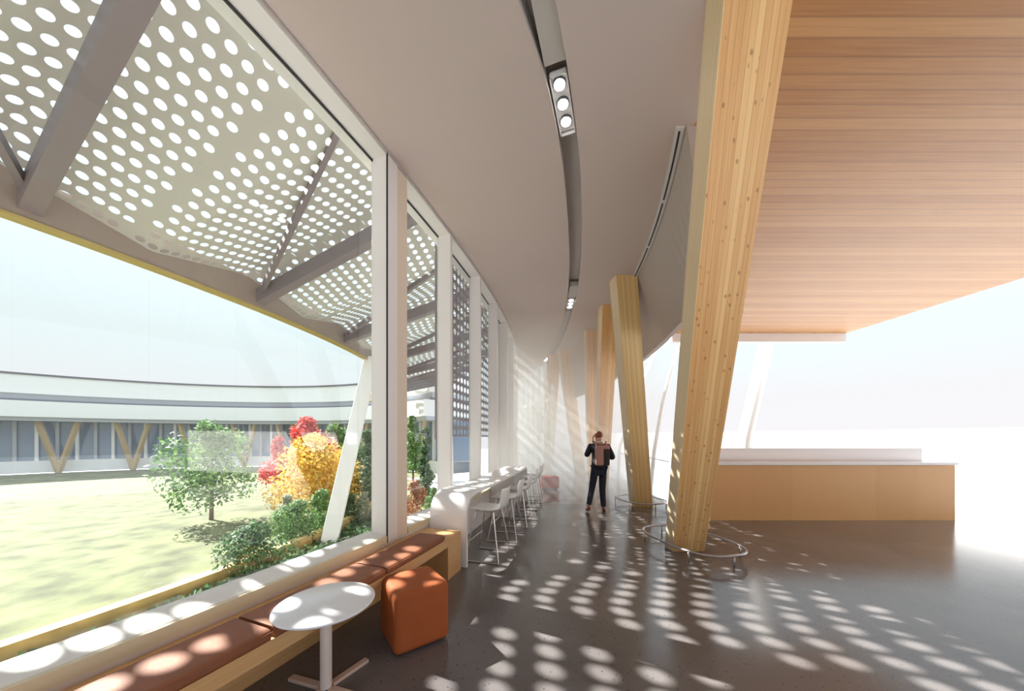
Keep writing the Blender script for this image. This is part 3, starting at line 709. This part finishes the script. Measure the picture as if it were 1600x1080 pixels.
def rounded_box(sx, sy, sz, r, mt, name, loc, rz):
    b = bmesh.new(); bmesh.ops.create_cube(b, size=1)
    for v in b.verts: v.co = Vector((v.co.x*sx, v.co.y*sy, v.co.z*sz+sz/2))
    bmesh.ops.bevel(b, geom=list(b.edges), offset=r, segments=6, profile=.6, affect='EDGES')
    me = bpy.data.meshes.new(name); b.to_mesh(me); b.free()
    for p in me.polygons: p.use_smooth = True
    me.materials.append(mt); o = bpy.data.objects.new(name, me); col.objects.link(o); o.location = loc; o.rotation_euler = (0, 0, rz); return o
root = empty('pouf', (-.79, 2.585, 0), math.atan2(.215, .295)); tag(root, 'burnt orange felt cube pouf with soft edges in front of the bench', 'pouf')
o = rounded_box(.43, .43, .455, .06, M['orange'], 'pouf_body', (0, 0, .012), 0); o.parent = root
mb = MB(); 
for sx in (-1, 1):
    for sy in (-1, 1): mb.lathe([(.018, 0), (.018, .03)], (sx*.12, sy*.12, 0), 12)
mb.build('glide', M['gasket'], root)
root = empty('ottoman', (1.17, 9.95, 0), .05); tag(root, 'low red leather ottoman on the floor beyond the stools', 'ottoman')
o = rounded_box(.52, .5, .36, .05, M['red'], 'ottoman_body', (0, 0, .05), 0); o.parent = root
mb = MB(); mb.box((0, 0, .025), (.4, .38, .05)); mb.build('plinth', M['gasket'], root)

# ================================================================== TIMBER COLUMNS
def column(base, top, w_, dp, label, mt='glulam', rot=0.0, rot_top=None, name='timber_column'):
    b, t = Vector((*base, 0)), Vector((*top, CEIL)); r = empty(name, b)
    def corners(p, ro):
        ax = Vector((math.cos(ro), math.sin(ro), 0)); ay = Vector((-ax.y, ax.x, 0)); return [p-ax*w_/2-ay*dp/2, p+ax*w_/2-ay*dp/2, p+ax*w_/2+ay*dp/2, p-ax*w_/2+ay*dp/2]
    Q = [c-b for c in corners(b, rot)+corners(t, rot if rot_top is None else rot_top)]
    L = (t-b).length
    def face(mbx, ids, u0, u1): mbx.quad(*[Q[i] for i in ids], uv=[(u0, 0), (u1, 0), (u1, L), (u0, L)])
    m_ = MB(); sd_ = random.random()*9
    u0 = round(sd_)*.434; face(m_, (0, 1, 5, 4), u0, u0+w_); face(m_, (2, 3, 7, 6), u0, u0+w_)
    m_.mi = [0, 0]
    face(m_, (3, 0, 4, 7), .02, .02+dp); face(m_, (1, 2, 6, 5), .02, .02+dp); m_.mi[2:] = [1, 1]
    m_.quad(Q[3], Q[2], Q[1], Q[0]); m_.quad(Q[4], Q[5], Q[6], Q[7])
    m_.build('shaft', [M[mt], M['glulam_side_sunlit']], r, weld=True, bevel=.006)
    tag(r, label, 'column', 'leaning timber columns'); return r
column((2.475, 4.60), (1.565, 2.10), .46, .22, 'huge glulam timber column leaning in the right foreground', rot=.03)
column((3.18, 5.62), (2.38, 3.85), .42, .2, 'timber column mostly hidden behind the huge foreground column', 'glulam_lit', rot=.05)
column((3.02, 7.50), (2.10, 6.05), .42, .30, 'yellowish timber column right of the walking person', 'glulam_lit', rot=.12)
column((2.95, 10.6), (2.22, 7.35), .40, .26, 'timber column leaning left behind the yellowish one, above the person', rot=.1)
column((2.78, 10.75), (2.24, 9.0), .40, .26, 'upright pale timber column directly behind the walking person', rot=.1)
column((3.02, 14.2), (1.80, 11.1), .42, .26, 'right leg of the distant pale timber column pair', rot=.2)
column((1.72, 15.4), (1.52, 11.6), .42, .26, 'left leg of the distant pale timber column pair', rot=.2)

# guard rails round the two nearest columns
def guard(c, ax, ay, rz, label):
    r = empty('guard_rail', (*c, 0), rz); m_ = MB(); pts = []
    for k in range(48):
        a = 2*PI*k/48; ca, sa = math.cos(a), math.sin(a); e_ = .72
        pts.append((ax*math.copysign(abs(ca)**e_, ca), ay*math.copysign(abs(sa)**e_, sa), .15))
    m_.tube(pts, .017, 10, closed=True); m_.build('rail', M['rail'], r, smooth=True)
    for k in (3, 11, 20, 28, 36, 44):
        q = pts[k]; p = MB(); p.tube([(q[0], q[1], .004), (q[0], q[1], .15)], .011, 8); p.build('post', M['rail'], r, smooth=True)
    tag(r, label, 'rail', 'low rails around column bases'); return r
guard((2.55, 4.60), .46, .70, .25, 'low oval steel rail around the huge foreground column')
guard((3.02, 7.55), .48, .58, .2, 'low oval steel rail around the yellowish column')

# ================================================================== BALUSTRADE
root = empty('glass_balustrade', (4.07, 10.8, 0)); tag(root, 'frameless glass balustrade along the floor edge behind the columns', 'balustrade')
pts = [Vector((x, y, 0)) for x, y in ed]
for a, b in zip(pts, pts[1:]):
    dv = (b-a).normalized(); nn = Vector((dv.y, -dv.x, 0))*.008; A, B = a+dv*.02-nn*8, b-dv*.02-nn*8
    g = MB(); g.hexa([A-nn, A+nn, B+nn, B-nn]+[p+Vector((0, 0, 1.02)) for p in (A-nn, A+nn, B+nn, B-nn)]); part(g, 'pane', M['glass2'], root)
mb = MB(); mb.tube([p+Vector((-.05, -.03, 1.03)) for p in pts], .014, 8); part(mb, 'handrail', M['lampw'], root)

# outer white leaning posts in the bright space
def outer(pts, r, label):
    m_ = MB(); P = [Vector(p) for p in pts]; b = P[0]; m_.tube([p-b for p in P], r, 14); rt = empty('steel_post', b); m_.build('shaft', M['strut'], rt, smooth=True)
    f = MB(); f.lathe([(r*2, -.02), (r*2, .03)], n=20); f.build('foot_plate', M['strut'], rt)
    tag(rt, label, 'post', 'white outer posts'); return rt
outer([(4.45, 10.6, -4), (4.6, 10.6, 0), (4.72, 10.6, 1.2), (4.98, 10.6, 2.7), (5.2, 10.6, 3.6), (5.45, 10.6, 4.4), (5.9, 10.6, 5.4)], .065, 'thin curved white post seen between the two nearest columns')
outer([(4.2, 13.2, -4), (4.45, 13.2, 1.2), (5.2, 13.2, 3.4), (5.9, 13, 5.4)], .06, 'slim white post just right of the walking person')
outer([(7.5, 11.0, -4), (8.0, 11, 1.6), (8.7, 11.2, 4.0), (9.3, 11.4, 6)], .22, 'thick white leaning post behind the reception desk')
mb = MB(); n = 40
for k in range(n):
    a, b = -.2+1.75*k/n, -.2+1.75*(k+1)/n; q = lambda an, r, z: (-2+r*math.cos(an), 6+r*math.sin(an), z)
    mb.hexa([q(a, 17, -4), q(a, 17.4, -4), q(b, 17.4, -4), q(b, 17, -4), q(a, 17, 1.9), q(a, 17.4, 1.9), q(b, 17.4, 1.9), q(b, 17, 1.9)])
struct(mb.build('wall_outer', M['bwhite'], weld=True))

# ================================================================== RECEPTION DESK
root = empty('reception_desk', (6.2, 6.4, 0)); tag(root, 'orange timber reception desk with white top behind the huge column', 'desk')
mb = MB(); mb.box((0, .1, .535), (4.74, .62, 1.07)); mb.build('front_panel', M['deskwood'], root)
mb = MB(); mb.box((0, .1, 1.095), (4.8, .70, .05)); mb.build('desk_top', M['solid'], root, bevel=.006)
mb = MB(); mb.box((0, .36, 1.25), (4.74, .16, .26)); mb.build('upstand', M['solid'], root, bevel=.006)

# ================================================================== CEILING SPOTLIGHTS
def spot(d, lab, n=3):
    x = slotx(d); tx = slotx(d+.2)-slotx(d-.2); rz = math.atan2(-tx, .4); r = empty('ceiling_spotlight', (x, d, CEIL+.02), rz)
    f = MB()
    for s_ in (-1, 1): f.box((s_*.070, 0, .02), (.010, .56, .04))
    for s_ in (-1, 1): f.box((0, s_*.275, .02), (.150, .010, .04))
    f.build('frame', M['lampw'], r)
    pl = MB(); pl.box((0, -.02, .03), (.13, .54, .012)); pl.build('plate', M['lampw'], r)
    blk = MB(); blk.box((0, -.62, .05), (.18, .5, .1)); blk.build('housing', M['slot'], r)
    for k in range(n):
        y = -.2+.17*k; tr = MB(); tr.lathe([(.055, .005), (.055, .024)], (0, y, 0), 28); a = tr.build('lamp_ring', M['lampd'], r, smooth=True)
        ln = MB(); ln.lathe([(.046, -.002), (.046, .006)], (0, y, 0), 28); b_ = ln.build('lens', M['lampe'], r); b_.parent = a
    tag(r, lab, 'light', 'recessed ceiling spotlights'); return r
spot(2.93, 'nearest triple recessed spotlight in the curved ceiling slot')
spot(7.25, 'middle recessed spotlight above the walking person')
spot(12.4, 'farthest recessed spotlight near the distant columns')

# ================================================================== PERSON
def skinned(name, verts, edges, radii, mt, parent, root_i=0, subs=2):
    me = bpy.data.meshes.new(name); me.from_pydata(verts, edges, []); o = bpy.data.objects.new(name, me); col.objects.link(o); o.parent = parent
    s_ = o.modifiers.new('skin', 'SKIN'); s_.use_smooth_shade = True
    me_ = o.data
    if not me_.skin_vertices:
        bpy.context.view_layer.objects.active = o
        bpy.ops.mesh.customdata_skin_add() if hasattr(bpy.ops.mesh, 'customdata_skin_add') else None
    for i, r in enumerate(radii):
        sv = me_.skin_vertices[0].data[i]; sv.radius = (r, r) if not isinstance(r, tuple) else r; sv.use_root = (i == root_i)
    sb = o.modifiers.new('sub', 'SUBSURF'); sb.levels = subs; sb.render_levels = subs
    me.materials.append(mt); return o
# local frame: person walks away (+y); camera sees the back; x right, z up
root = empty('person', (1.88, 6.92, 0), -.12); tag(root, 'person in black jacket walking away, hand raised to the head', 'person')
J = dict(pel=(0, 0, .93), waist=(.005, 0, 1.08), chest=(.01, .01, 1.28), shc=(.01, .01, 1.41), neck=(.005, .02, 1.50), head0=(-.005, .035, 1.56), head1=(-.01, .045, 1.64), head2=(-.01, .04, 1.72),
         hl=(-.085, 0, .90), kl=(-.14, .05, .50), al=(-.22, -.14, .15), tl=(-.26, -.02, .055),
         hr=(.085, 0, .90), kr=(.075, .03, .48), ar=(.07, -.01, .085), tr=(.11, .15, .035),
         sl=(-.17, .01, 1.41), el=(-.27, .02, 1.19), wl=(-.15, .07, 1.40), pl=(-.115, .085, 1.47),
         sr=(.18, .01, 1.40), er=(.30, .0, 1.15), wr=(.24, .16, 1.20), pr=(.20, .22, 1.22))
def chain(keys, E):
    idx = {k: i for i, k in enumerate(keys)}; return [J[k] for k in keys], [(idx[a], idx[b]) for a, b in E]
J['al'] = (-.235, -.13, .15); J['ar'] = (.095, -.01, .085)
ks = ['pel', 'waist', 'chest', 'shc', 'neck', 'head0', 'head1', 'head2', 'hl', 'kl', 'al', 'tl', 'hr', 'kr', 'ar', 'tr', 'sl', 'el', 'wl', 'pl', 'sr', 'er', 'wr', 'pr']
E_ = [('pel', 'waist'), ('waist', 'chest'), ('chest', 'shc'), ('shc', 'neck'), ('neck', 'head0'), ('head0', 'head1'), ('head1', 'head2'), ('pel', 'hl'), ('hl', 'kl'), ('kl', 'al'), ('al', 'tl'), ('pel', 'hr'), ('hr', 'kr'), ('kr', 'ar'), ('ar', 'tr'),
      ('shc', 'sl'), ('sl', 'el'), ('el', 'wl'), ('wl', 'pl'), ('shc', 'sr'), ('sr', 'er'), ('er', 'wr'), ('wr', 'pr')]
rd = dict(pel=(.12, .09), waist=(.115, .085), chest=(.135, .10), shc=(.09, .08), neck=.052, head0=(.062, .068), head1=(.078, .092), head2=(.062, .075), hl=.075, kl=.052, al=.036, tl=.03, hr=.075, kr=.052, ar=.036, tr=.03,
          sl=.058, el=.042, wl=.027, pl=(.03, .022), sr=.058, er=.042, wr=.027, pr=(.03, .022))
v_, e_ = chain(ks, E_)
skinned('body', v_, e_, [rd[k] for k in ks], M['skin'], root)
# fingers
for side, b0, dirv, pv in (('l', J['pl'], Vector((.25, .2, 1)).normalized(), Vector((0, 1, 0))), ('r', J['pr'], Vector((-.5, .7, .1)).normalized(), Vector((0, 0, 1)))):
    hd = MB(); b0 = Vector(b0)
    for k in range(4):
        o_ = pv*(-.028+.019*k); L_ = [.07, .08, .076, .06][k]; cv = dirv.cross(pv)*.02
        hd.tube([b0+o_, b0+o_+dirv*L_*.5+cv*.3, b0+o_+dirv*L_*.85+cv*1.2], [.009, .0085, .007], 8)
    hd.tube([b0-pv*.02-dirv*.03, b0-pv*.052, b0-pv*.055+dirv*.03], [.010, .0095, .008], 8)
    hd.build('fingers', M['skin'], root, smooth=True)
jk = ['pel', 'waist', 'chest', 'shc', 'sl', 'el', 'wl', 'sr', 'er', 'wr']; J2 = dict(J); J2['pel'] = (0, 0, .87)
idx = {k: i for i, k in enumerate(jk)}
jr = dict(pel=(.27, .20), waist=(.245, .165), chest=(.26, .17), shc=(.17, .12), sl=.082, el=.062, wl=.046, sr=.084, er=.064, wr=.048)
skinned('jacket', [J2[k] for k in jk], [(idx[a], idx[b]) for a, b in (('pel', 'waist'), ('waist', 'chest'), ('chest', 'shc'), ('shc', 'sl'), ('sl', 'el'), ('el', 'wl'), ('shc', 'sr'), ('sr', 'er'), ('er', 'wr'))], [jr[k] for k in jk], M['jacket'], root)
tk = ['pel', 'hl', 'kl', 'al', 'hr', 'kr', 'ar']; idx = {k: i for i, k in enumerate(tk)}
trr = dict(pel=(.155, .12), hl=.10, kl=.072, al=.058, hr=.10, kr=.074, ar=.062)
skinned('trousers', [J[k] for k in tk], [(idx[a], idx[b]) for a, b in (('pel', 'hl'), ('hl', 'kl'), ('kl', 'al'), ('pel', 'hr'), ('hr', 'kr'), ('kr', 'ar'))], [trr[k] for k in tk], M['jeans'], root)
skinned('shoe', [(-.225, -.19, .12), (-.24, -.10, .065), (-.265, .0, .04)], [(0, 1), (1, 2)], [.042, .044, .036], M['shoe'], root)
skinned('shoe', [(.095, -.045, .046), (.115, .06, .044), (.15, .16, .036)], [(0, 1), (1, 2)], [.045, .046, .036], M['shoe'], root)
skinned('hair', [(-.0, -.01, 1.585), (-.01, .01, 1.67), (-.01, .035, 1.735)], [(0, 1), (1, 2)], [(.075, .06), (.088, .092), (.07, .08)], M['hair'], root)
mb = MB(); mb.lathe([(.072, 1.455), (.06, 1.50), (.058, 1.525), (.052, 1.52)], (.005, .02, 0), 24); mb.build('shirt_collar', M['shirt'], root, smooth=True)
# face: nose, ears, eyes, mouth on the far side
mb = MB(); mb.tube([(-.01, .125, 1.67), (-.01, .15, 1.635), (-.01, .125, 1.622)], [.009, .014, .01], 8); mb.build('nose', M['skin'], root, smooth=True)
for s_ in (-1, 1):
    mb = MB(); mb.lathe([(.002, -.03), (.012, -.022), (.014, 0), (.011, .022), (.002, .03)], (-.01+s_*.086, .04, 1.64), 12); mb.build('ear', M['skin'], root, smooth=True)
    mb = MB(); mb.lathe([(.002, -.009), (.010, 0), (.002, .009)], (-.01+s_*.032, .128, 1.665), 12); mb.build('eye', M['shirt'], root, smooth=True)
mb = MB(); mb.tube([(-.035, .118, 1.59), (-.01, .127, 1.588), (.015, .118, 1.59)], .006, 6); mb.build('mouth', M['red'], root, smooth=True)
mb = MB(); mb.box((-.115, .075, 1.56), (.014, .07, .14)); o = mb.build('mobile_phone', M['phone'], None, bevel=.003)
o.matrix_world = Matrix.Translation(root.location) @ Matrix.Rotation(-.12, 4, 'Z'); tag(o, 'small dark phone held to the head of the walking person', 'phone')
r2 = empty('backpack', (1.88, 6.92, 0), -.12); tag(r2, 'dusty pink backpack with black side panel on the walking person', 'backpack')
o = rounded_box(.17, .14, .38, .04, M['bag'], 'bag_body', (-.03, -.245, 1.02), .05); o.parent = r2
o = rounded_box(.13, .14, .34, .04, M['bagd'], 'side_panel', (.115, -.235, 1.02), -.1); o.parent = r2
o = rounded_box(.29, .10, .09, .035, M['bag'], 'top_flap', (.04, -.225, 1.35), 0); o.parent = r2
for s_ in (-1, 1):
    mb = MB(); mb.tube([(.03+s_*.10, -.17, 1.42), (.02+s_*.12, -.04, 1.515), (.02+s_*.13, .12, 1.45), (.02+s_*.15, .16, 1.25)], .017, 8); mb.build('strap', M['bag'], r2, smooth=True)

# ================================================================== HAZE in the far half of the gallery
hz = bpy.data.materials.new('light_haze'); hz.use_nodes = True; t = hz.node_tree; t.nodes.clear()
o_ = t.nodes.new('ShaderNodeOutputMaterial'); vs = t.nodes.new('ShaderNodeVolumeScatter'); vs.inputs['Color'].default_value = (1, 1, 1, 1); vs.inputs['Density'].default_value = .25; vs.inputs['Anisotropy'].default_value = .1
t.links.new(vs.outputs[0], o_.inputs['Volume'])
def haze_block(ds, mt, label):
    mb = MB(); rows = []
    for d in ds:
        xl, xr = W(d, .03).x, lerp_tab([(4, 3.3), (7, 3.6), (8.5, 3.75), (11, 3.9), (13, 3.6), (14.5, 2.9), (16.3, .9)], d)
        rows.append([(xl, d, .03), (xr, d, .03), (xr, d, 4.57), (xl, d, 4.57)])
    mb.grid(rows, closed_u=True); i = len(mb.v); mb.f += [(3, 2, 1, 0), (i-4, i-3, i-2, i-1)]; mb.uv += [[(0, 0)]*4]*2; mb.mi += [0, 0]
    o = mb.build('haze', mt); o['kind'] = 'stuff'; o['label'] = label; o['category'] = 'haze'
    bm = bmesh.new(); bm.from_mesh(o.data); bmesh.ops.recalc_face_normals(bm, faces=bm.faces); bm.to_mesh(o.data); bm.free()
haze_block([7.5+.87*k for k in range(11)], hz, 'dense white haze filling the far end of the gallery')
sc.cycles.volume_bounces = 4
